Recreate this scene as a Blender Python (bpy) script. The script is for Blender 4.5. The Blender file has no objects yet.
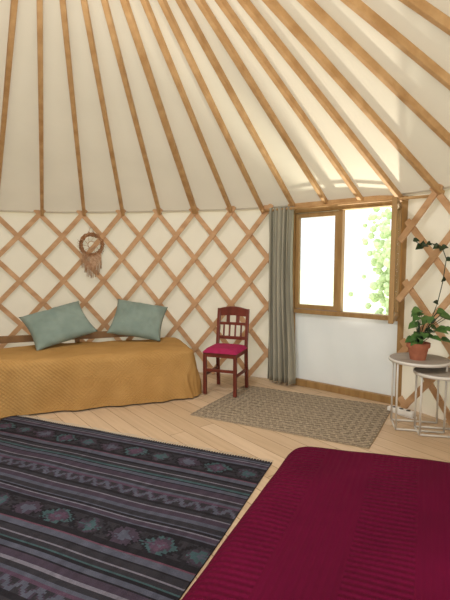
import bpy, bmesh, math, random
from mathutils import Vector, Matrix, noise
random.seed(7)
S=bpy.context.scene
S.view_settings.view_transform='Standard'
rad=math.radians
def lin(c):
    c=c/255
    return c/12.92 if c<=.04045 else ((c+.055)/1.055)**2.4
def C(r,g,b): return (lin(r),lin(g),lin(b),1)

# ---------------------------------------------------------------- materials
def mat(name,col,col2=None,rough=.7,scale=(5,5,5),detail=4,bump=0,bscale=60,trans=0,rot=(0,0,0),metal=0,sheen=0,spec=.3,tcol=None):
    m=bpy.data.materials.new(name); m.use_nodes=True
    nt=m.node_tree; N=nt.nodes; L=nt.links
    b=N['Principled BSDF']; out=N['Material Output']
    b.inputs['Roughness'].default_value=rough; b.inputs['Metallic'].default_value=metal
    b.inputs['Specular IOR Level'].default_value=spec
    if sheen:
        b.inputs['Sheen Weight'].default_value=sheen
    tc=N.new('ShaderNodeTexCoord'); mp=N.new('ShaderNodeMapping')
    mp.inputs['Scale'].default_value=scale; mp.inputs['Rotation'].default_value=rot
    L.new(tc.outputs['Object'],mp.inputs['Vector'])
    nz=N.new('ShaderNodeTexNoise'); nz.inputs['Scale'].default_value=1; nz.inputs['Detail'].default_value=detail
    L.new(mp.outputs[0],nz.inputs['Vector'])
    cr=N.new('ShaderNodeValToRGB'); cr.color_ramp.elements[0].position=.3; cr.color_ramp.elements[1].position=.7
    cr.color_ramp.elements[0].color=col; cr.color_ramp.elements[1].color=col2 or col
    L.new(nz.outputs['Fac'],cr.inputs[0]); L.new(cr.outputs[0],b.inputs['Base Color'])
    if bump:
        n2=N.new('ShaderNodeTexNoise'); n2.inputs['Scale'].default_value=bscale; n2.inputs['Detail'].default_value=3
        L.new(tc.outputs['Object'],n2.inputs['Vector'])
        bp=N.new('ShaderNodeBump'); bp.inputs['Strength'].default_value=bump; bp.inputs['Distance'].default_value=.01
        L.new(n2.outputs['Fac'],bp.inputs['Height']); L.new(bp.outputs[0],b.inputs['Normal'])
    if trans:
        t=N.new('ShaderNodeBsdfTranslucent'); mx=N.new('ShaderNodeMixShader'); mx.inputs[0].default_value=trans
        t.inputs['Color'].default_value=tcol or col
        L.new(b.outputs[0],mx.inputs[1]); L.new(t.outputs[0],mx.inputs[2]); L.new(mx.outputs[0],out.inputs[0])
    return m
M={}
M['pole']=mat('pole_wood',C(178,138,92),C(206,168,122),.6,(9,9,9),bump=.1)
M['lath']=mat('lath_wood',C(182,142,104),C(208,170,132),.65,(6,6,12),bump=.1)
M['frame']=mat('window_wood',C(146,114,72),C(168,136,90),.5,(20,20,3))
M['dark']=mat('oak_dark',C(120,90,58),C(140,106,70),.6,(12,12,3))
M['canvas']=mat('wall_canvas',C(220,212,198),C(230,223,210),.9,(2,2,2),trans=.2,bump=.15,bscale=9)
M['roof']=mat('roof_canvas',C(216,209,190),C(226,219,201),.9,(1.5,1.5,1.5),trans=.15,bump=.15,bscale=7)
M['panel']=mat('panel_canvas',C(216,219,221),C(226,228,230),.8,(2,2,2),bump=.15,bscale=5,trans=.15)
M['curtain']=mat('curtain_linen',C(152,149,134),C(166,163,148),.85,(8,8,2),bump=.2,bscale=200)
M['pillow']=mat('pillow_velvet',C(116,134,127),C(134,151,143),.8,(6,6,6),bump=.5,bscale=9,sheen=.1)
M['mahog']=mat('mahogany',C(92,38,28),C(116,50,38),.35,(20,20,4),spec=.5)
M['cush']=mat('magenta_seat',C(146,24,72),C(164,36,86),.8,(20,20,20))
M['terra']=mat('terracotta',C(150,92,70),C(176,112,86),.8,(20,20,20))
M['soil']=mat('soil',C(48,34,26),C(66,48,36),.95,(40,40,40))
M['leaf']=mat('leaf',C(46,86,38),C(84,122,58),.45,(14,14,14),spec=.5)
M['leafd']=mat('leaf_dark',C(24,44,26),C(42,68,38),.45,(14,14,14),spec=.5)
M['white']=mat('white_metal',C(214,212,206),None,.4,spec=.5)
M['greyw']=mat('table_top_grey',C(140,132,124),C(166,158,148),.55,(4,30,4))
M['plastic']=mat('white_plastic',C(235,235,232),None,.4)
M['black']=mat('socket_dark',C(60,60,60),None,.6)
M['wick']=mat('wicker',C(136,96,66),C(176,132,96),.9,(40,40,40),bump=.6,bscale=120)
M['yarn']=mat('yarn',C(168,128,98),C(206,172,142),.95,(50,50,50))
M['cream']=mat('cotton_cream',C(200,192,178),None,.9)
M['grass']=mat('grass',C(216,224,186),C(232,238,208),.95,(.8,.8,.8))  # near-white green imitates overexposed ground outside
M['bush']=mat('bush_leaves',C(192,212,160),C(226,238,202),.8,(2,2,2))  # pale tint imitates foliage washed out by daylight
M['mattress']=mat('mattress_cotton',C(225,220,210),None,.9)

def weave(name,c1,c2,ribx,riby,sheen=.3,rough=.85):
    m=mat(name,c1,c2,rough,(3,3,3),sheen=sheen,spec=.05)
    nt=m.node_tree;N=nt.nodes;L=nt.links;b=N['Principled BSDF']
    uv=N.new('ShaderNodeUVMap'); uv.uv_map='UVMap'
    sx=N.new('ShaderNodeSeparateXYZ'); L.new(uv.outputs[0],sx.inputs[0])
    def wave(o,f):
        a=N.new('ShaderNodeMath');a.operation='MULTIPLY';a.inputs[1].default_value=f*2*math.pi;L.new(o,a.inputs[0])
        s=N.new('ShaderNodeMath');s.operation='SINE';L.new(a.outputs[0],s.inputs[0]);return s
    a=wave(sx.outputs[0],ribx); c=wave(sx.outputs[1],riby)
    return m,N,L,b,sx,a,c
m,N,L,b,sx,a,c=weave('mustard_blanket',C(166,128,76),C(182,144,90),28,28,0)
mu=N.new('ShaderNodeMath');mu.operation='MULTIPLY';L.new(a.outputs[0],mu.inputs[0]);L.new(c.outputs[0],mu.inputs[1])
bp=N.new('ShaderNodeBump');bp.inputs['Strength'].default_value=.35;bp.inputs['Distance'].default_value=.008
L.new(mu.outputs[0],bp.inputs['Height']);L.new(bp.outputs[0],b.inputs['Normal'])
M['mustard']=m
m,N,L,b,sx,a,c=weave('crimson_bedspread',C(76,8,36),C(90,11,44),45,42,0)
st=N.new('ShaderNodeMath');st.operation='MULTIPLY';st.inputs[1].default_value=2*math.pi/.36;L.new(sx.outputs[0],st.inputs[0])
si=N.new('ShaderNodeMath');si.operation='SINE';L.new(st.outputs[0],si.inputs[0])
gt=N.new('ShaderNodeMath');gt.operation='GREATER_THAN';gt.inputs[1].default_value=.1;L.new(si.outputs[0],gt.inputs[0])
m1=N.new('ShaderNodeMath');m1.operation='MULTIPLY';L.new(gt.outputs[0],m1.inputs[0]);L.new(c.outputs[0],m1.inputs[1])
m2=N.new('ShaderNodeMath');m2.operation='MULTIPLY';m2.inputs[1].default_value=.45;L.new(a.outputs[0],m2.inputs[0])
ad=N.new('ShaderNodeMath');ad.operation='ADD';L.new(m1.outputs[0],ad.inputs[0]);L.new(m2.outputs[0],ad.inputs[1])
bp=N.new('ShaderNodeBump');bp.inputs['Strength'].default_value=.4;bp.inputs['Distance'].default_value=.007
L.new(ad.outputs[0],bp.inputs['Height']);L.new(bp.outputs[0],b.inputs['Normal'])
M['crimson']=m

m=mat('pine_planks',C(186,146,104),C(206,168,126),.5,(3,3,3),spec=.4)
nt=m.node_tree;N=nt.nodes;L=nt.links;b=N['Principled BSDF']
tc=N.new('ShaderNodeTexCoord');mp=N.new('ShaderNodeMapping');mp.inputs['Rotation'].default_value=(0,0,rad(52));L.new(tc.outputs['Object'],mp.inputs[0])
br=N.new('ShaderNodeTexBrick');br.inputs['Scale'].default_value=1;br.inputs['Brick Width'].default_value=1.9;br.inputs['Row Height'].default_value=.14
br.inputs['Mortar Size'].default_value=.0025;br.inputs['Color1'].default_value=C(192,166,136);br.inputs['Color2'].default_value=C(210,186,158);br.inputs['Mortar'].default_value=C(138,112,86)
L.new(mp.outputs[0],br.inputs['Vector'])
mp2=N.new('ShaderNodeMapping');mp2.inputs['Scale'].default_value=(2,30,1);L.new(mp.outputs[0],mp2.inputs[0])
nz=N.new('ShaderNodeTexNoise');nz.inputs['Scale'].default_value=1;nz.inputs['Detail'].default_value=5;L.new(mp2.outputs[0],nz.inputs[0])
mx=N.new('ShaderNodeMix');mx.data_type='RGBA';mx.blend_type='MULTIPLY';mx.inputs[0].default_value=.3
L.new(br.outputs['Color'],mx.inputs[6])
cr=N.new('ShaderNodeValToRGB');cr.color_ramp.elements[0].color=(.6,.56,.5,1);cr.color_ramp.elements[0].position=.3;cr.color_ramp.elements[1].color=(1,1,1,1);cr.color_ramp.elements[1].position=.6
L.new(nz.outputs['Fac'],cr.inputs[0]);L.new(cr.outputs[0],mx.inputs[7]);L.new(mx.outputs[2],b.inputs['Base Color'])
M['floor']=m
def vcmat(name,rough=.95,bs=250,bst=.5):
    m=bpy.data.materials.new(name);m.use_nodes=True;N=m.node_tree.nodes;L=m.node_tree.links;b=N['Principled BSDF']
    b.inputs['Roughness'].default_value=rough;b.inputs['Specular IOR Level'].default_value=.1
    at=N.new('ShaderNodeAttribute');at.attribute_name='Col'
    tc=N.new('ShaderNodeTexCoord');nz=N.new('ShaderNodeTexNoise');nz.inputs['Scale'].default_value=bs;L.new(tc.outputs['Object'],nz.inputs[0])
    mx=N.new('ShaderNodeMix');mx.data_type='RGBA';mx.blend_type='MULTIPLY';mx.inputs[0].default_value=.4
    L.new(at.outputs['Color'],mx.inputs[6])
    cr=N.new('ShaderNodeValToRGB');cr.color_ramp.elements[0].color=(.45,.45,.45,1);cr.color_ramp.elements[0].position=.35;cr.color_ramp.elements[1].color=(1.0,1.0,1.0,1);cr.color_ramp.elements[1].position=.6
    L.new(nz.outputs['Fac'],cr.inputs[0]);L.new(cr.outputs[0],mx.inputs[7]);L.new(mx.outputs[2],b.inputs['Base Color'])
    bp=N.new('ShaderNodeBump');bp.inputs['Strength'].default_value=bst;bp.inputs['Distance'].default_value=.004;L.new(nz.outputs['Fac'],bp.inputs['Height']);L.new(bp.outputs[0],b.inputs['Normal'])
    return m
M['kilim']=vcmat('kilim_wool')
M['jute']=vcmat('jute_weave',bs=120,bst=.8)
g=bpy.data.materials.new('window_glass');g.use_nodes=True;N=g.node_tree.nodes;L=g.node_tree.links
tr=N.new('ShaderNodeBsdfTransparent');tr.inputs[0].default_value=(.95,.97,.96,1);gl=N.new('ShaderNodeBsdfGlossy');gl.inputs['Roughness'].default_value=.03
mx=N.new('ShaderNodeMixShader');mx.inputs[0].default_value=.07;L.new(tr.outputs[0],mx.inputs[1]);L.new(gl.outputs[0],mx.inputs[2]);L.new(mx.outputs[0],N['Material Output'].inputs[0])
M['glass']=g

# ---------------------------------------------------------------- helpers
def finish(bm,name,mt,parent=None,smooth=False,loc=None,bevel=0):
    bmesh.ops.recalc_face_normals(bm,faces=bm.faces[:])
    me=bpy.data.meshes.new(name);bm.to_mesh(me);bm.free()
    o=bpy.data.objects.new(name,me);S.collection.objects.link(o)
    me.materials.append(mt)
    if smooth:
        for p in me.polygons:p.use_smooth=True
    if parent:o.parent=parent
    if bevel:
        md=o.modifiers.new('b','BEVEL');md.width=bevel;md.segments=2;md.limit_method='ANGLE'
    return o
def empty(name,loc=(0,0,0),rz=0):
    e=bpy.data.objects.new(name,None);S.collection.objects.link(e);e.location=loc;e.rotation_euler=(0,0,rz);e.empty_display_size=.1
    return e
def box(bm,a,b,M4=None):
    vs=[]
    for z in (a[2],b[2]):
        for x,y in((a[0],a[1]),(b[0],a[1]),(b[0],b[1]),(a[0],b[1])):
            v=Vector((x,y,z));vs.append(bm.verts.new(M4@v if M4 else v))
    for f in((0,1,2,3),(4,5,6,7),(0,1,5,4),(1,2,6,5),(2,3,7,6),(3,0,4,7)):
        bm.faces.new([vs[i] for i in f])
def beam(bm,p,q,w,d,up=Vector((0,0,1))):
    p=Vector(p);q=Vector(q);t=(q-p).normalized();s=t.cross(up).normalized();n=s.cross(t).normalized()
    A=[]
    for c in(p,q):
        A.append([bm.verts.new(c+s*(i*w/2)+n*(j*d/2)) for i,j in((-1,-1),(1,-1),(1,1),(-1,1))])
    bm.faces.new(A[0]);bm.faces.new(A[1])
    for i in range(4):bm.faces.new([A[0][i],A[0][(i+1)%4],A[1][(i+1)%4],A[1][i]])
def tube(bm,pts,r,seg=8,closed=False):
    pts=[Vector(p) for p in pts];n=len(pts);rings=[]
    ref=Vector((0.13,0.27,1)).normalized()
    for i,p in enumerate(pts):
        if closed:t=pts[(i+1)%n]-pts[i-1]
        else:t=pts[min(i+1,n-1)]-pts[max(i-1,0)]
        t.normalize()
        if abs(t.dot(ref))>.97: ref2=Vector((1,0.2,0))
        else: ref2=ref
        s=t.cross(ref2).normalized();u=s.cross(t)
        rr=r[i] if isinstance(r,(list,tuple)) else r
        rings.append([bm.verts.new(p+(s*math.cos(2*math.pi*k/seg)+u*math.sin(2*math.pi*k/seg))*rr) for k in range(seg)])
    for i in range(n if closed else n-1):
        a=rings[i];b=rings[(i+1)%n]
        for k in range(seg):bm.faces.new([a[k],a[(k+1)%seg],b[(k+1)%seg],b[k]])
    if not closed:bm.faces.new(rings[0]);bm.faces.new(rings[-1])
def lathe(bm,prof,c=(0,0,0),seg=32,cap=True):
    rings=[]
    for r,z in prof:
        rings.append([bm.verts.new((c[0]+r*math.cos(2*math.pi*k/seg),c[1]+r*math.sin(2*math.pi*k/seg),c[2]+z)) for k in range(seg)])
    for a,b in zip(rings,rings[1:]):
        for k in range(seg):bm.faces.new([a[k],a[(k+1)%seg],b[(k+1)%seg],b[k]])
    if cap:bm.faces.new(rings[0]);bm.faces.new(rings[-1])

# ---------------------------------------------------------------- room geometry
CX,CY=-.95,2.1
QX,QY=-.84,2.1
def sm(x):
    x=max(0,min(1,x));return x*x*(3-2*x)
def RW(deg):
    deg=deg%360
    r=3.17
    if deg>82: r+=.42*sm((deg-82)/40)
    if deg>150: r-=.42*sm((deg-150)/60)
    return r
def W(deg,off=0,z=0):
    r=RW(deg)+off;a=rad(deg)
    return Vector((CX+r*math.cos(a),CY+r*math.sin(a),z))
HT=1.95
P0=Vector((.745,4.76,0));P1=Vector((1.66,4.02,0))
wdir=(P1-P0).normalized();LW=(P1-P0).length;nout=Vector((-wdir.y,wdir.x,0))
def angof(p):return math.degrees(math.atan2(p.y-CY,p.x-CX))
A0=angof(P0);A1=angof(P1)
G0,G1=262,318   # wall absent here: gap left behind the camera to let daylight in
def arc(a,b,step=2):
    n=max(2,int(abs(b-a)/step));return [a+(b-a)*i/n for i in range(n+1)]
def wall_strip(name,a,b,z0,z1,off,mt):
    bm=bmesh.new();prev=None
    for d in arc(a,b):
        col=[bm.verts.new(W(d,off,z0+(z1-z0)*k/6)) for k in range(7)]
        if prev:
            for k in range(6):bm.faces.new([prev[k],col[k],col[k+1],prev[k+1]])
        prev=col
    return finish(bm,name,mt,smooth=True)
wall_strip('wall_left',A0,G0,0,HT+.03,.03,M['canvas'])
wall_strip('wall_right',A1,G1-360,0,HT+.03,.03,M['canvas'])
bm=bmesh.new()
ring=[bm.verts.new(W(d,.12,0)) for d in range(0,360,4)]
lo=[bm.verts.new(W(d,.12,-.05)) for d in range(0,360,4)]
bm.faces.new(ring);bm.faces.new(lo)
for i in range(len(ring)):bm.faces.new([ring[i],ring[(i+1)%len(ring)],lo[(i+1)%len(ring)],lo[i]])
finish(bm,'floor',M['floor'])
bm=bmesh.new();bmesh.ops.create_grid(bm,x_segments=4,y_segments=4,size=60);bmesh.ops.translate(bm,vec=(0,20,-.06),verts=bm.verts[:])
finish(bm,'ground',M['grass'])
CRZ=3.38;CRR=.45
def polept(deg,t,dz=0):
    p=W(deg,-.03,1.93);a=rad(deg);q=Vector((QX+CRR*math.cos(a),QY+CRR*math.sin(a),CRZ))
    v=p.lerp(q,t);v.z+=dz;return v
pa=[71]
while pa[-1]>33:pa.append(pa[-1]-6.9)
x=pa[-1]
while x>71-360+8.18*1.5:
    x-=8.18;pa.append(x)
pa.insert(0,71+8.18)
allp=sorted(set(round(v,3) for v in pa))
bm=bmesh.new()
for d in allp:
    p=polept(d,-.012);q=polept(d,1.02)
    beam(bm,p,q,.038,.052)
finish(bm,'roof_poles',M['pole'],bevel=.006)
bm=bmesh.new();prev=None;first=None;NT=14
degs=[i*2.045 for i in range(176)]
for d in degs:
    ds=min(min(abs((d-a+180)%360-180) for a in allp),4)
    col=[]
    for k in range(NT+1):
        t=-.03+1.03*k/NT
        col.append(bm.verts.new(polept(d,t,.047-.014*(ds/4)*math.sin(math.pi*max(t,0)))))
    if prev:
        for k in range(NT):bm.faces.new([prev[k],col[k],col[k+1],prev[k+1]])
    else:first=col
    prev=col
for k in range(NT):bm.faces.new([prev[k],first[k],first[k+1],prev[k+1]])
finish(bm,'ceiling',M['roof'],smooth=True)
cr=empty('roof_crown_ring')
bm=bmesh.new()
lathe(bm,[(.46,-.06),(.46,.06),(.38,.06),(.38,-.06),(.46,-.06)],(QX,QY,CRZ),48,False)
for k in range(4):
    a=k*math.pi/4;v=Vector((math.cos(a),math.sin(a),0))*.39
    beam(bm,Vector((QX,QY,CRZ+.02))-v,Vector((QX,QY,CRZ+.02))+v,.035,.05)
finish(bm,'ring',M['pole'],cr)
bm=bmesh.new()
lathe(bm,[(.50*math.cos(rad(t)),.16*math.sin(rad(t))) for t in range(0,90,10)],(QX,QY,CRZ+.09),40)
finish(bm,'sun_diffuser',mat('diffuser_acrylic',C(240,240,240),None,.5,trans=.8),cr,smooth=True)  # unseen cover added so the sun comes through the crown diffused
bm=bmesh.new()
for a,b in((A0,G0),(A1,G1-360)):
    tube(bm,[W(d,.0,1.965) for d in arc(a,b)],.012,6)
finish(bm,'trim_1',M['cream'],smooth=True)
# lattice
bm=bmesh.new()
SP=8.18;HALF=.27
def lath(deg_top,sgn,off):
    seg=22;rows=[]
    for i in range(seg+1):
        z=1.985-(1.985-.02)*i/seg
        d=deg_top+sgn*(1.93-z)/HALF*SP/2
        ok=(A0+.4<=d<=G0-.5) or (G1-360+.5<=d<=A1-.3)
        if not ok:
            rows.append(None);continue
        p=W(d,off,z)
        p2=W(d+sgn*.5,off,z-HALF/(SP/2)*.5)
        t=(p2-p).normalized();n=Vector((math.cos(rad(d)),math.sin(rad(d)),0));s=t.cross(n).normalized()
        rows.append([bm.verts.new(p+s*i2*.028+n*j*.008) for i2,j in((-1,-1),(1,-1),(1,1),(-1,1))])
    prev=None
    for r in rows+[None]:
        if r and prev:
            for k in range(4):bm.faces.new([prev[k],prev[(k+1)%4],r[(k+1)%4],r[k]])
        if r and not prev: bm.faces.new(r)
        if prev and not r:
            try: bm.faces.new(prev)
            except: pass
        prev=r
for k in range(-30,40):
    d=71+SP*k
    lath(d,1,-.047);lath(d,-1,-.030)
for v in [v for v in bm.verts if not v.link_faces]:bm.verts.remove(v)
finish(bm,'wall_lattice',M['lath'])
# ---------------------------------------------------------------- window
RM=Matrix.Translation(P0)@Matrix(((wdir.x,nout.x,0,0),(wdir.y,nout.y,0,0),(0,0,1,0),(0,0,0,1)))
def eW(name):
    e=empty(name);e.matrix_world=RM;return e
win=eW('window_1')
bm=bmesh.new()
box(bm,(-.03,-.05,0),(.035,.05,1.95));box(bm,(LW-.03,-.05,0),(LW+.03,.05,1.95))
box(bm,(.035,-.05,1.87),(LW-.03,.05,1.925));box(bm,(.035,-.05,.80),(LW-.03,.05,.845))
mid=LW*.47
box(bm,(mid-.02,-.03,.845),(mid+.02,.04,1.87))
finish(bm,'frame',M['frame'],win,bevel=.004)
def sash(nm,x0,x1,parent,mt=M['frame']):
    bm=bmesh.new();z0,z1=.85,1.865;t=.045
    box(bm,(x0,-.02,z0),(x0+t,.02,z1));box(bm,(x1-t,-.02,z0),(x1,.02,z1))
    box(bm,(x0+t,-.02,z0),(x1-t,.02,z0+t));box(bm,(x0+t,-.02,z1-t),(x1-t,.02,z1))
    finish(bm,nm,mt,parent,bevel=.004)
    bm=bmesh.new();box(bm,(x0+t,-.003,z0+t),(x1-t,.003,z1-t));finish(bm,nm+'_glass',M['glass'],parent)
sash('sash_left',.037,mid-.02,win)
hs=empty('sash_open');hs.parent=win;hs.location=(LW-.035,-.075,0)
hs.rotation_euler=(0,0,rad(103))
sash('sash_right',-.55,0,hs)
n=24
bm=bmesh.new()
g=[[bm.verts.new(RM@Vector((.035+(LW-.065)*i/n,.008*math.sin(i*.9+j*.2)*math.sin(math.pi*j/12),.07+.73*j/12))) for j in range(13)] for i in range(n+1)]
for i in range(n):
    for j in range(12):bm.faces.new([g[i][j],g[i+1][j],g[i+1][j+1],g[i][j+1]])
finish(bm,'wall_window',M['panel'],smooth=True)
bm=bmesh.new();box(bm,(.035,-.045,0),(LW-.03,.03,.07),RM);finish(bm,'baseboard_window',M['frame'],bevel=.004)
bm=bmesh.new();box(bm,(-.05,-.045,1.925),(LW+.35,.02,1.975),RM)
finish(bm,'trim_2',M['pole'],bevel=.005)
cur=eW('curtain')
bm=bmesh.new();tube(bm,[(-.30,-.12,1.915),(LW+.28,-.12,1.915)],.013,12)
for xx in(-.32,LW+.30):
    bmesh.ops.create_uvsphere(bm,u_segments=12,v_segments=8,radius=.022,matrix=Matrix.Translation((xx,-.12,1.915)))
for xx in(.05,LW+.02):box(bm,(xx-.01,-.13,1.90),(xx+.01,-.04,1.93))
finish(bm,'rod',M['pole'],cur,smooth=True)
bm=bmesh.new();NX=120;NZ=30;G=[]
for i in range(NX+1):
    u=i/NX;col=[]
    for j in range(NZ+1):
        v=j/NZ;z=1.935-(1.935-.03)*v
        wdt=.31-.03*math.sin(math.pi*min(v*1.2,1))+.04*v
        x=-.25+wdt*u+.015*v
        ph=u*2*math.pi*5.5
        y=-.125+(.030+.014*v)*math.sin(ph+.5*math.sin(v*3))+.008*math.sin(ph*2.3+v*4)
        col.append(bm.verts.new((x+.008*math.cos(ph*1.3+v*2),y,z)))
    G.append(col)
for i in range(NX):
    for j in range(NZ):bm.faces.new([G[i][j],G[i+1][j],G[i+1][j+1],G[i][j+1]])
o=finish(bm,'fabric',M['curtain'],cur,smooth=True)
md=o.modifiers.new('s','SOLIDIFY');md.thickness=.003

# ---------------------------------------------------------------- rugs
def rug(name,K,e1,e2,L1,L2,n1,n2,th,colf,mt,wob=.006):
    e1=Vector((e1[0],e1[1],0)).normalized();e2=Vector((e2[0],e2[1],0)).normalized();K=Vector((K[0],K[1],0))
    bm=bmesh.new();G=[]
    lay=bm.loops.layers.float_color.new('Col')
    for i in range(n1+1):
        r=[]
        for j in range(n2+1):
            x=L1*i/n1;y=L2*j/n2
            p=K+e1*x+e2*y
            ed=wob*2*noise.noise(Vector((x*2,y*2,1)))
            p+=e1*ed*.8+e2*ed
            p.z=th+wob*.6*(noise.noise(Vector((x*3,y*3,5)))+.6)
            r.append(bm.verts.new(p))
        G.append(r)
    for i in range(n1):
        for j in range(n2):
            f=bm.faces.new([G[i][j],G[i+1][j],G[i+1][j+1],G[i][j+1]])
            c=colf(L1*(i+.5)/n1,L2*(j+.5)/n2)
            for l in f.loops:l[lay]=c
    bd=[G[i][0] for i in range(n1+1)]+[G[n1][j] for j in range(1,n2+1)]+[G[i][n2] for i in range(n1-1,-1,-1)]+[G[0][j] for j in range(n2-1,0,-1)]
    lo=[bm.verts.new((v.co.x,v.co.y,.001)) for v in bd]
    for i in range(len(bd)):
        k=(i+1)%len(bd);f=bm.faces.new([bd[i],bd[k],lo[k],lo[i]])
        for l in f.loops:l[lay]=colf(0.01,0.01)
    me=bpy.data.meshes.new(name);bm.normal_update();bm.to_mesh(me);bm.free();o=bpy.data.objects.new(name,me);S.collection.objects.link(o);me.materials.append(mt)
    return o
cch=C(50,49,56);csl=C(80,83,98);cpl=C(82,64,82);cte=C(62,84,90);clg=C(112,110,124);crp=C(98,66,82);cbk=C(37,36,42);cmv=C(66,58,72)
seq=[(.04,cch),(.012,csl),(.012,cbk),(.012,clg),(.03,cmv),(.012,csl),(.03,cbk),('m',.13),(.03,cbk),(.012,crp),(.04,csl),(.012,cbk),(.03,cch),(.012,clg),(.03,cch),(.012,cte),(.012,cbk),(.03,csl),(.012,cbk),(.04,cmv),(.012,clg),(.03,cch),(.02,csl),(.02,cpl),('m2',.07),(.02,cbk),(.03,cch),(.012,clg),(.03,cmv),(.03,csl)]
tot=sum(s[0] if not isinstance(s[0],str) else s[1] for s in seq)
def kil(x,y):
    yy=y%tot
    row=int(y//tot)
    r=noise.noise(Vector((x*30,y*8,0)))*.3+1
    c=cch
    for s in seq:
        h=s[1] if isinstance(s[0],str) else s[0]
        if yy<h:
            if s[0]=='m':
                xx=x+.07*row
                fx=(xx/.21)%1;fy=yy/h;d=abs(fx-.5)*2+abs(fy-.5)*1.4+.35*noise.noise(Vector((x*60,y*20,4)))
                kk=int(xx/.21)%3
                c=csl if d<.15 else (cte,cpl,csl)[kk] if d<.5 else cmv if d<.7 else (cch,cte,cmv)[kk] if d<.95 else cbk if d<1.2 else cch
            elif s[0]=='m2':
                fx=(x/.10)%1;fy=yy/h
                zz=abs(fx-.5)*2
                c=csl if abs(zz-fy)<.25 else (cmv if abs(zz-fy)<.4 else cch)
            else:c=s[1]
            break
        yy-=h
    return (c[0]*r,c[1]*r,c[2]*r,1)
def kilc(x,y):
    x2=x+.02*noise.noise(Vector((x*3,y*90,2)))
    return kil(x2,y)
kp=empty('kilim_rug')
K=(.317,2.81);e1=(-.923,.385);e2=(-.385,-.923)
o=rug('woven_field',K,e1,e2,2.36,3.1,190,330,.006,kilc,M['kilim'],.007);o.parent=kp
bm=bmesh.new()
E1=Vector((e1[0],e1[1],0)).normalized();E2=Vector((e2[0],e2[1],0)).normalized()
for i in range(116):
    p=Vector((K[0],K[1],.008))+E1*(.01+i*.02)+E2*.01
    q=p-E2*(.045+random.random()*.02)+E1*(random.random()-.5)*.02;q.z=.004
    tube(bm,[p,(p+q)/2+Vector((0,0,.004)),q],[.003,.003,.0015],4)
finish(bm,'fringe',M['cream'],kp)
ja=C(152,138,120);jb=C(130,118,102);jc=C(170,156,136)
def jut(x,y):
    d=min(x,y,1.52-x,1.05-y)
    c=ja if int(d/.03)%2 else jb
    r=1+.3*noise.noise(Vector((x*30,y*30,0)))
    if (int(x/.02)+int(y/.02))%3==0:c=jc
    return (c[0]*r,c[1]*r,c[2]*r,1)
rug('jute_rug',(.22,4.64),(1.327,-.69),(-.5,-.86),1.52,1.05,110,80,.008,jut,M['jute'],.006)

# ---------------------------------------------------------------- draped bedspreads
def drape(name,O,u,v,Lu,Lv,H,rr,D,mt,parent,res=.025,fold=.02,wr=.01,hem=.02,seed=0,corner_r=.12):
    u=Vector((u[0],u[1],0)).normalized();v=Vector((v[0],v[1],0)).normalized();O=Vector((O[0],O[1],0))
    bm=bmesh.new();uvl=bm.loops.layers.uv.new('UVMap')
    nu=int((Lu+2*D)/res);nv=int((Lv+2*D)/res);G=[]
    for i in range(nu+1):
        row=[]
        for j in range(nv+1):
            s=-D+(Lu+2*D)*i/nu;t=-D+(Lv+2*D)*j/nv
            cs=min(max(s,corner_r),Lu-corner_r);ct=min(max(t,corner_r),Lv-corner_r)
            ds=s-cs;dt=t-ct
            q=max(abs(ds),abs(dt))
            L=math.hypot(ds,dt)
            if q>1e-6:
                dx,dy=ds/L,dt/L
            else:dx=dy=0
            e=q-(corner_r-rr)
            arcL=rr*math.pi/2
            if e<=0:
                out=q;z=H
            elif e<arcL:
                a=e/rr;out=corner_r-rr+rr*math.sin(a);z=H-rr*(1-math.cos(a))
            else:
                h=e-arcL;hm=H-rr-hem
                tot=D+rr-arcL
                fr=h/max(tot,1e-6)
                z=H-rr-hm*fr
                per=s*1.0-t*1.0 if abs(dx)>.05 and abs(dy)>.05 else (s if abs(dx)<.5 else t)
                out=corner_r+fold*fr*(math.sin(per*17+seed)+.5*math.sin(per*31+seed*2)+.9)+.02*fr
            p=O+u*(cs+dx*out)+v*(ct+dy*out)
            n=noise.noise(Vector((s*2.2+seed,t*2.2,0)))*wr+noise.noise(Vector((s*6,t*6+seed,3)))*wr*.4
            p.z=z+(n if z>H*.5 else 0)
            if z<H-rr*.5:
                p+=(u*dx+v*dy)*n*1.2
            row.append((bm.verts.new(p),(s,t)))
        G.append(row)
    for i in range(nu):
        for j in range(nv):
            q=[G[i][j],G[i+1][j],G[i+1][j+1],G[i][j+1]]
            f=bm.faces.new([a[0] for a in q])
            for l,a in zip(f.loops,q):l[uvl].uv=a[1]
    return finish(bm,name,mt,parent,smooth=True)
bed=empty('daybed')
F=Vector((-.25,4.23,0));av=Vector((-.948,-.319,0));bv=Vector((-.319,.948,0))
drape('blanket',F,av,bv,2.0,.86,.49,.09,.46,M['mustard'],bed,fold=.014,wr=.026,seed=1.3,hem=.016,corner_r=.16)
BM=Matrix(((av.x,bv.x,0,F.x),(av.y,bv.y,0,F.y),(0,0,1,0),(0,0,0,1)))
bm=bmesh.new();box(bm,(.06,.06,.2),(1.94,.80,.42),BM);finish(bm,'mattress',M['mattress'],bed,bevel=.04)
bm=bmesh.new()
for xx in(.1,1.9):
    for yy in(.08,.78):box(bm,(xx-.03,yy-.03,0),(xx+.03,yy+.03,.2),BM)
box(bm,(.25,.905,.50),(2.0,.935,.575),BM)
for xx in(.27,1.15,1.98):box(bm,(xx-.025,.905,0),(xx+.025,.945,.56),BM)
finish(bm,'frame',M['dark'],bed,bevel=.006)

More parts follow.
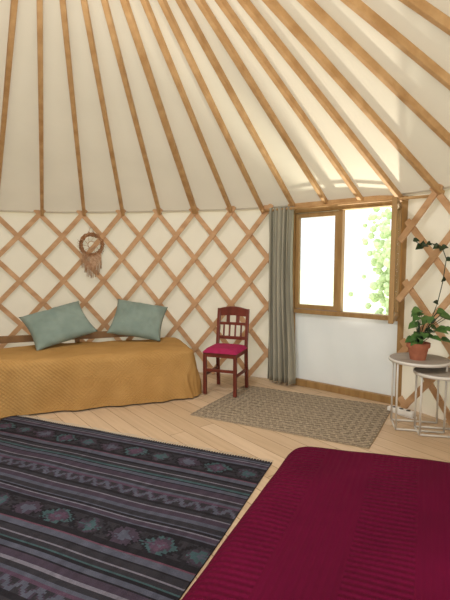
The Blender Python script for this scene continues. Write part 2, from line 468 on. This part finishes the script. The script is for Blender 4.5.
def pillow(name,c,w,h,t,yaw,lean,roll):
    bm=bmesh.new();n=28
    for sg in(1,-1):
        G=[]
        for i in range(n+1):
            r=[]
            for j in range(n+1):
                a=-1+2*i/n;b=-1+2*j/n
                x=w/2*a*(1-.09*(1-b*b)*abs(a));z=h/2*b*(1-.09*(1-a*a)*abs(b))
                th=t/2*max(0,(1-a**4)*(1-b**4))**.55
                wrk=.018*noise.noise(Vector((a*2.5+c[0],b*2.5,sg*3)))+.014*noise.noise(Vector((a*6,b*3+c[0],sg)))
                y=sg*(th+wrk*(th/(t/2)))
                r.append(bm.verts.new((x,y,z)))
            G.append(r)
        for i in range(n):
            for j in range(n):bm.faces.new([G[i][j],G[i+1][j],G[i+1][j+1],G[i][j+1]])
    bmesh.ops.remove_doubles(bm,verts=bm.verts[:],dist=.0005)
    o=finish(bm,name,M['pillow'],None,smooth=True)
    o.matrix_world=Matrix.Translation(c)@Matrix.Rotation(yaw,4,'Z')@Matrix.Rotation(lean,4,'X')@Matrix.Rotation(roll,4,'Y')
    return o
byaw=math.atan2(.319,.948)
pillow('throw_pillow',(-1.74,4.50,.70),.64,.50,.15,byaw+.05,rad(-50),rad(-20))
pillow('throw_pillow.001',(-.96,4.77,.715),.58,.50,.15,byaw-.1,rad(-46),rad(14))

cb=empty('bed')
cu=Vector((.95,-.31,0)).normalized();cv=Vector((-.42,-.907,0)).normalized()
CO=Vector((.305,1.915,0))
drape('bedspread',CO,cu,cv,1.5,1.95,.55,.07,.5,M['crimson'],cb,fold=.01,wr=.014,seed=4.2,hem=.03,corner_r=.10)
BM2=Matrix(((cu.x,cv.x,0,CO.x),(cu.y,cv.y,0,CO.y),(0,0,1,0),(0,0,0,1)))
bm=bmesh.new();box(bm,(.06,.06,.22),(1.44,1.89,.5),BM2);finish(bm,'mattress',M['mattress'],cb,bevel=.04)
bm=bmesh.new()
for xx in(.12,1.38):
    for yy in(.12,1.83):box(bm,(xx-.03,yy-.03,0),(xx+.03,yy+.03,.22),BM2)
finish(bm,'legs',M['dark'],cb)

# ---------------------------------------------------------------- chair
ch=empty('dining_chair')
dd=Vector((.36,.933,0)).normalized();wd=Vector((dd.y,-dd.x,0))
N0=Vector((.10,4.21,.012))
CM=Matrix(((wd.x,dd.x,0,N0.x),(wd.y,dd.y,0,N0.y),(0,0,1,N0.z),(0,0,0,1)))
ch.matrix_world=CM
cw=.325;cd=.34
bm=bmesh.new()
for xx in(0,-cw):
    beam(bm,(xx,0,0),(xx,0,.43),.034,.034,Vector((0,1,0)))
    beam(bm,(xx,cd+.03,0),(xx,cd,.43),.034,.034,Vector((0,1,0)))
    beam(bm,(xx,cd,.43),(xx,cd+.06,.84),.034,.03,Vector((0,1,0)))
    beam(bm,(xx,0,.2),(xx,cd,.2),.018,.03)
box(bm,(-cw-.01,-.01,.385),(.01,.015,.43));box(bm,(-cw-.01,cd-.015,.385),(.01,cd+.01,.43))
box(bm,(-cw-.01,0,.385),(-cw+.012,cd,.43));box(bm,(-.012,0,.385),(.01,cd,.43))
beam(bm,(-cw,.0,.25),(0,.0,.25),.018,.03)
def yb(z):return cd+.06*(z-.43)/.41
for z,hh in((.53,.035),(.68,.03)):
    beam(bm,(-cw,yb(z),z),(0,yb(z),z),.018,hh)
prev=None
for i in range(13):
    t=i/12;x=-cw-.012+(cw+.024)*t;zt=.835+.03*math.sin(math.pi*t);zb=.755+.012*math.sin(math.pi*t)
    r=[bm.verts.new((x,yb(.80)+dy,z)) for dy,z in((-.012,zb),(.012,zb),(.012,zt),(-.012,zt))]
    if prev:
        for k in range(4):bm.faces.new([prev[k],prev[(k+1)%4],r[(k+1)%4],r[k]])
    else:bm.faces.new(r)
    prev=r
bm.faces.new(prev)
for k in range(1,5):
    x=-cw*k/5;beam(bm,(x,yb(.54),.54),(x,yb(.68),.68),.02,.012,Vector((0,1,0)))
for k in range(1,3):
    x=-cw*k/3;beam(bm,(x,yb(.68),.68),(x,yb(.77),.77),.04,.012,Vector((0,1,0)))
finish(bm,'frame',M['mahog'],ch,bevel=.004)
bm=bmesh.new();n=12;G=[]
for i in range(n+1):
    r=[]
    for j in range(n+1):
        a=-1+2*i/n;b=-1+2*j/n
        hgt=.045*max(0,(1-a**6)*(1-b**6))**.4
        r.append(bm.verts.new((-cw/2+a*(cw/2+.02),cd/2-.01+b*(cd/2+.02),.432+hgt)))
    G.append(r)
for i in range(n):
    for j in range(n):bm.faces.new([G[i][j],G[i+1][j],G[i+1][j+1],G[i][j+1]])
finish(bm,'seat_cushion',M['cush'],ch,smooth=True)

# ---------------------------------------------------------------- nesting side tables
def table(name,c,r,h,rot,tube_r=.008):
    e=empty(name,(c[0],c[1],0),rot)
    bm=bmesh.new();lathe(bm,[(r-.004,h-.022),(r,h-.018),(r,h-.004),(r-.004,h)],(0,0,0),48);finish(bm,'top',M['greyw'],e)
    bm=bmesh.new()
    lathe(bm,[(r+.001,h-.026),(r+.005,h-.026),(r+.005,h-.002),(r+.001,h-.002)],(0,0,0),48,False)
    s=r*.80
    cs=[(-s,-s*.6),(s,-s*.6),(s,s*.6),(-s,s*.6)]
    for x,y in cs:tube(bm,[(x,y,.008),(x,y,h-.02)],tube_r,8)
    for i,j in((0,1),(3,2),(0,3)):
        tube(bm,[(cs[i][0],cs[i][1],.009),(cs[j][0],cs[j][1],.009)],tube_r,8)
        tube(bm,[(cs[i][0],cs[i][1],h-.03),(cs[j][0],cs[j][1],h-.03)],tube_r,8)
    finish(bm,'frame',M['white'],e,smooth=True)
    return e
table('side_table',(1.575,3.46),.225,.575,rad(-12))
table('side_table.001',(1.68,3.33),.185,.50,rad(-12))
pp=empty('potted_plant',(1.545,3.42,.575))
bm=bmesh.new();lathe(bm,[(.058,0),(.078,.10),(.088,.10),(.09,.135),(.078,.135),(.074,.115),(.0001,.115)],seg=32);finish(bm,'pot',M['terra'],pp)
bm=bmesh.new();lathe(bm,[(.074,.112),(.04,.118),(.001,.12)],seg=24);finish(bm,'soil',M['soil'],pp)
def leaf(bm,p,d,up,size):
    d=Vector(d).normalized();s=d.cross(Vector(up)).normalized();n=s.cross(d).normalized()
    prof=[(0,0),(-.05,.28),(.15,.42),(.4,.40),(.7,.22),(1,0)]
    mid=[];lt=[];rt=[]
    for t,w in prof:
        base=p+d*t*size-n*(t*t*.25*size)
        mid.append(bm.verts.new(base))
        lt.append(bm.verts.new(base+s*w*size+n*w*.25*size));rt.append(bm.verts.new(base-s*w*size+n*w*.25*size))
    for i in range(5):
        bm.faces.new([mid[i],mid[i+1],lt[i+1],lt[i]]);bm.faces.new([mid[i+1],mid[i],rt[i],rt[i+1]])
bs=bmesh.new();bl=bmesh.new()
base=Vector((0,0,.115))
for k in range(36):
    a=random.random()*6.28;hh=.03+random.random()*.27;o=.04+random.random()*.12
    tip=base+Vector((math.cos(a)*o*.9+.04+.35*max(0,hh-.1),math.sin(a)*o*.6-.03,hh))
    if tip.x<-.08:tip.x*=.4
    tube(bs,[base,base.lerp(tip,.5)+Vector((0,0,.04)),tip],.0025,5)
    leaf(bl,tip,(math.cos(a)+.2,math.sin(a)*.4-.5,-.4+random.random()*.5),(0,-.6,1),.06+random.random()*.035)
finish(bs,'stems',M['leafd'],pp,smooth=True);finish(bl,'leaves',M['leaf'],pp,smooth=True)
cvn=empty('climbing_vine',(1.545,3.42,.575))
vine=[Vector(p) for p in((.02,.02,.12),(.1,.02,.3),(.17,.06,.45),(.225,.10,.62),(.25,.11,.8),(.22,.13,.90),(.14,.16,.93),(.08,.19,.91),(.03,.23,.96))]
bv2=bmesh.new()
pts=[]
for i in range(len(vine)-1):
    for t in range(4):pts.append(vine[i].lerp(vine[i+1],t/4))
pts.append(vine[-1]);tube(bv2,pts,.0035,6)
for i in range(4,len(pts),4):
    a=random.random()*6.28
    leaf(bv2,pts[i],(math.cos(a),-.6,math.sin(a)*.6),(0,-1,.4),.05)
for i in (20,21,23,26,28):
    leaf(bv2,pts[i],(random.uniform(-.8,.8),-.5,random.uniform(-.6,.4)),(0,-1,.6),.07)
finish(bv2,'vine',M['leafd'],cvn,smooth=True)
ps=empty('power_strip',(1.575,3.77,0.0),rad(-50))
bm=bmesh.new();box(bm,(-.12,-.035,.0),(.12,.035,.045));finish(bm,'body',M['plastic'],ps,bevel=.008)
bm=bmesh.new()
for k in range(3):lathe(bm,[(.019,0),(.019,.003)],(-.065+k*.065,0,.044),16)
finish(bm,'sockets',M['black'],ps)
bm=bmesh.new();tube(bm,[(.12,0,.015),(.14,.0,.006),(.16,-.04,.006),(.1,-.06,.006),(.0,-.055,.006)],.004,6);finish(bm,'cord',M['plastic'],ps,smooth=True)

# ---------------------------------------------------------------- wreath wall hanging
wp=W(101.9,-.065,1.56);a=rad(101.9)
wh=empty('wreath_wall_hanging');wh.matrix_world=Matrix.Translation(wp)@Matrix.Rotation(a-math.pi/2,4,'Z')@Matrix.Scale(1.25,4)
bm=bmesh.new()
for s in range(7):
    pts=[]
    for i in range(64):
        t=2*math.pi*i/64;rr=.100+.012*math.sin(3*t+s*1.7)+.006*math.sin(9*t+s)
        pts.append((rr*math.cos(t),-.008+.010*math.cos(4*t+s*2),rr*math.sin(t)))
    tube(bm,pts,.0055,6,True)
for k in range(60):
    t=random.random()*6.28;p=Vector((.1*math.cos(t),-.012,.1*math.sin(t)));d=Vector((math.cos(t+random.uniform(-1,1)),-.2,math.sin(t+random.uniform(-1,1))))
    tube(bm,[p,p+d*.035],[.003,.001],4)
finish(bm,'ring',M['wick'],wh,smooth=True)
bm=bmesh.new()
for i in range(30):
    x=-.085+.17*i/29;z0=-math.sqrt(max(.0,.1**2-x*x));ln=.14+.05*math.cos(x*18)+random.random()*.04
    tube(bm,[(x,-.015,z0),(x*1.05,-.02,z0-ln*.5),(x*1.1+(random.random()-.5)*.02,-.012,z0-ln)],.003,5)
for k in range(10):
    t=math.pi*2*k/10;tube(bm,[(.095*math.cos(t),0,.095*math.sin(t)),(.035*math.cos(t+.4),0,.035*math.sin(t+.4))],.002,4)
tube(bm,[(.035*math.cos(t*.3927),0,.035*math.sin(t*.3927)) for t in range(16)],.004,5,True)
tube(bm,[(-.03,0,.11),(0,0.01,.19),(.03,0,.11)],.003,5)
finish(bm,'tassels',M['yarn'],wh,smooth=True)

# ---------------------------------------------------------------- outside
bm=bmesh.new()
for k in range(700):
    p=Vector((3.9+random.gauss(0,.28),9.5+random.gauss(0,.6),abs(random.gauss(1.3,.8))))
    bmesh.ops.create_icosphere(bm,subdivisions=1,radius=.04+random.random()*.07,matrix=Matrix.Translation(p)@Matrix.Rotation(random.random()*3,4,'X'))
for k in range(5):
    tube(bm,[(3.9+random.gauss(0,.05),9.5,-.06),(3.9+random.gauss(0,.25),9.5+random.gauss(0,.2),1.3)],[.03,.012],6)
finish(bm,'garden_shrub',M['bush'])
# ---------------------------------------------------------------- light
w=bpy.data.worlds.new('World');S.world=w;w.use_nodes=True
bg=w.node_tree.nodes['Background'];bg.inputs[0].default_value=(.95,.97,1,1);bg.inputs[1].default_value=1.45
def area(name,loc,target,size,energy,col,sy=None):
    l=bpy.data.lights.new(name,'AREA');l.energy=energy;l.color=col;l.size=size
    if sy:l.shape='RECTANGLE';l.size_y=sy
    o=bpy.data.objects.new(name,l);S.collection.objects.link(o);o.location=loc
    o.rotation_euler=(Vector(target)-Vector(loc)).to_track_quat('-Z','Y').to_euler();return o
area('crown_fill',(QX,QY,3.28),(QX,QY+.4,0),.7,62,(1,.97,.92))  # added area fill below the crown, standing in for daylight from above
dc=W(290,-.05,1.15)
area('back_gap_fill',dc,(CX+.6,CY+1,1.2),1.8,55,(1,.97,.93),1.7)  # added area fill in the back gap, out of view
sl=bpy.data.lights.new('sun','SUN');sl.energy=4;sl.angle=.03;sl.color=(1,.95,.87)
so=bpy.data.objects.new('sun',sl);S.collection.objects.link(so);so.rotation_euler=Vector((-.6,.6,-1.5)).to_track_quat('-Z','Y').to_euler()
# added spot outside the window, imitating a patch of bounced sun on the roof
bl_=bpy.data.lights.new('roof_bounce_spot','SPOT');bl_.energy=520;bl_.color=(1,.93,.8);bl_.spot_size=rad(36);bl_.spot_blend=.5;bl_.shadow_soft_size=.08
bo=bpy.data.objects.new('roof_bounce_spot',bl_);S.collection.objects.link(bo);bo.location=(1.95,5.2,.05)
bo.rotation_euler=(Vector((.8,3.5,2.44))-Vector((1.95,5.2,.05))).to_track_quat('-Z','Y').to_euler()
cam=bpy.data.cameras.new('Camera');cam.lens=26;cam.sensor_width=36;cam.clip_start=.05
co=bpy.data.objects.new('Camera',cam);S.collection.objects.link(co);co.location=(0,0,1.35);co.rotation_euler=(rad(85),0,0)
S.camera=co
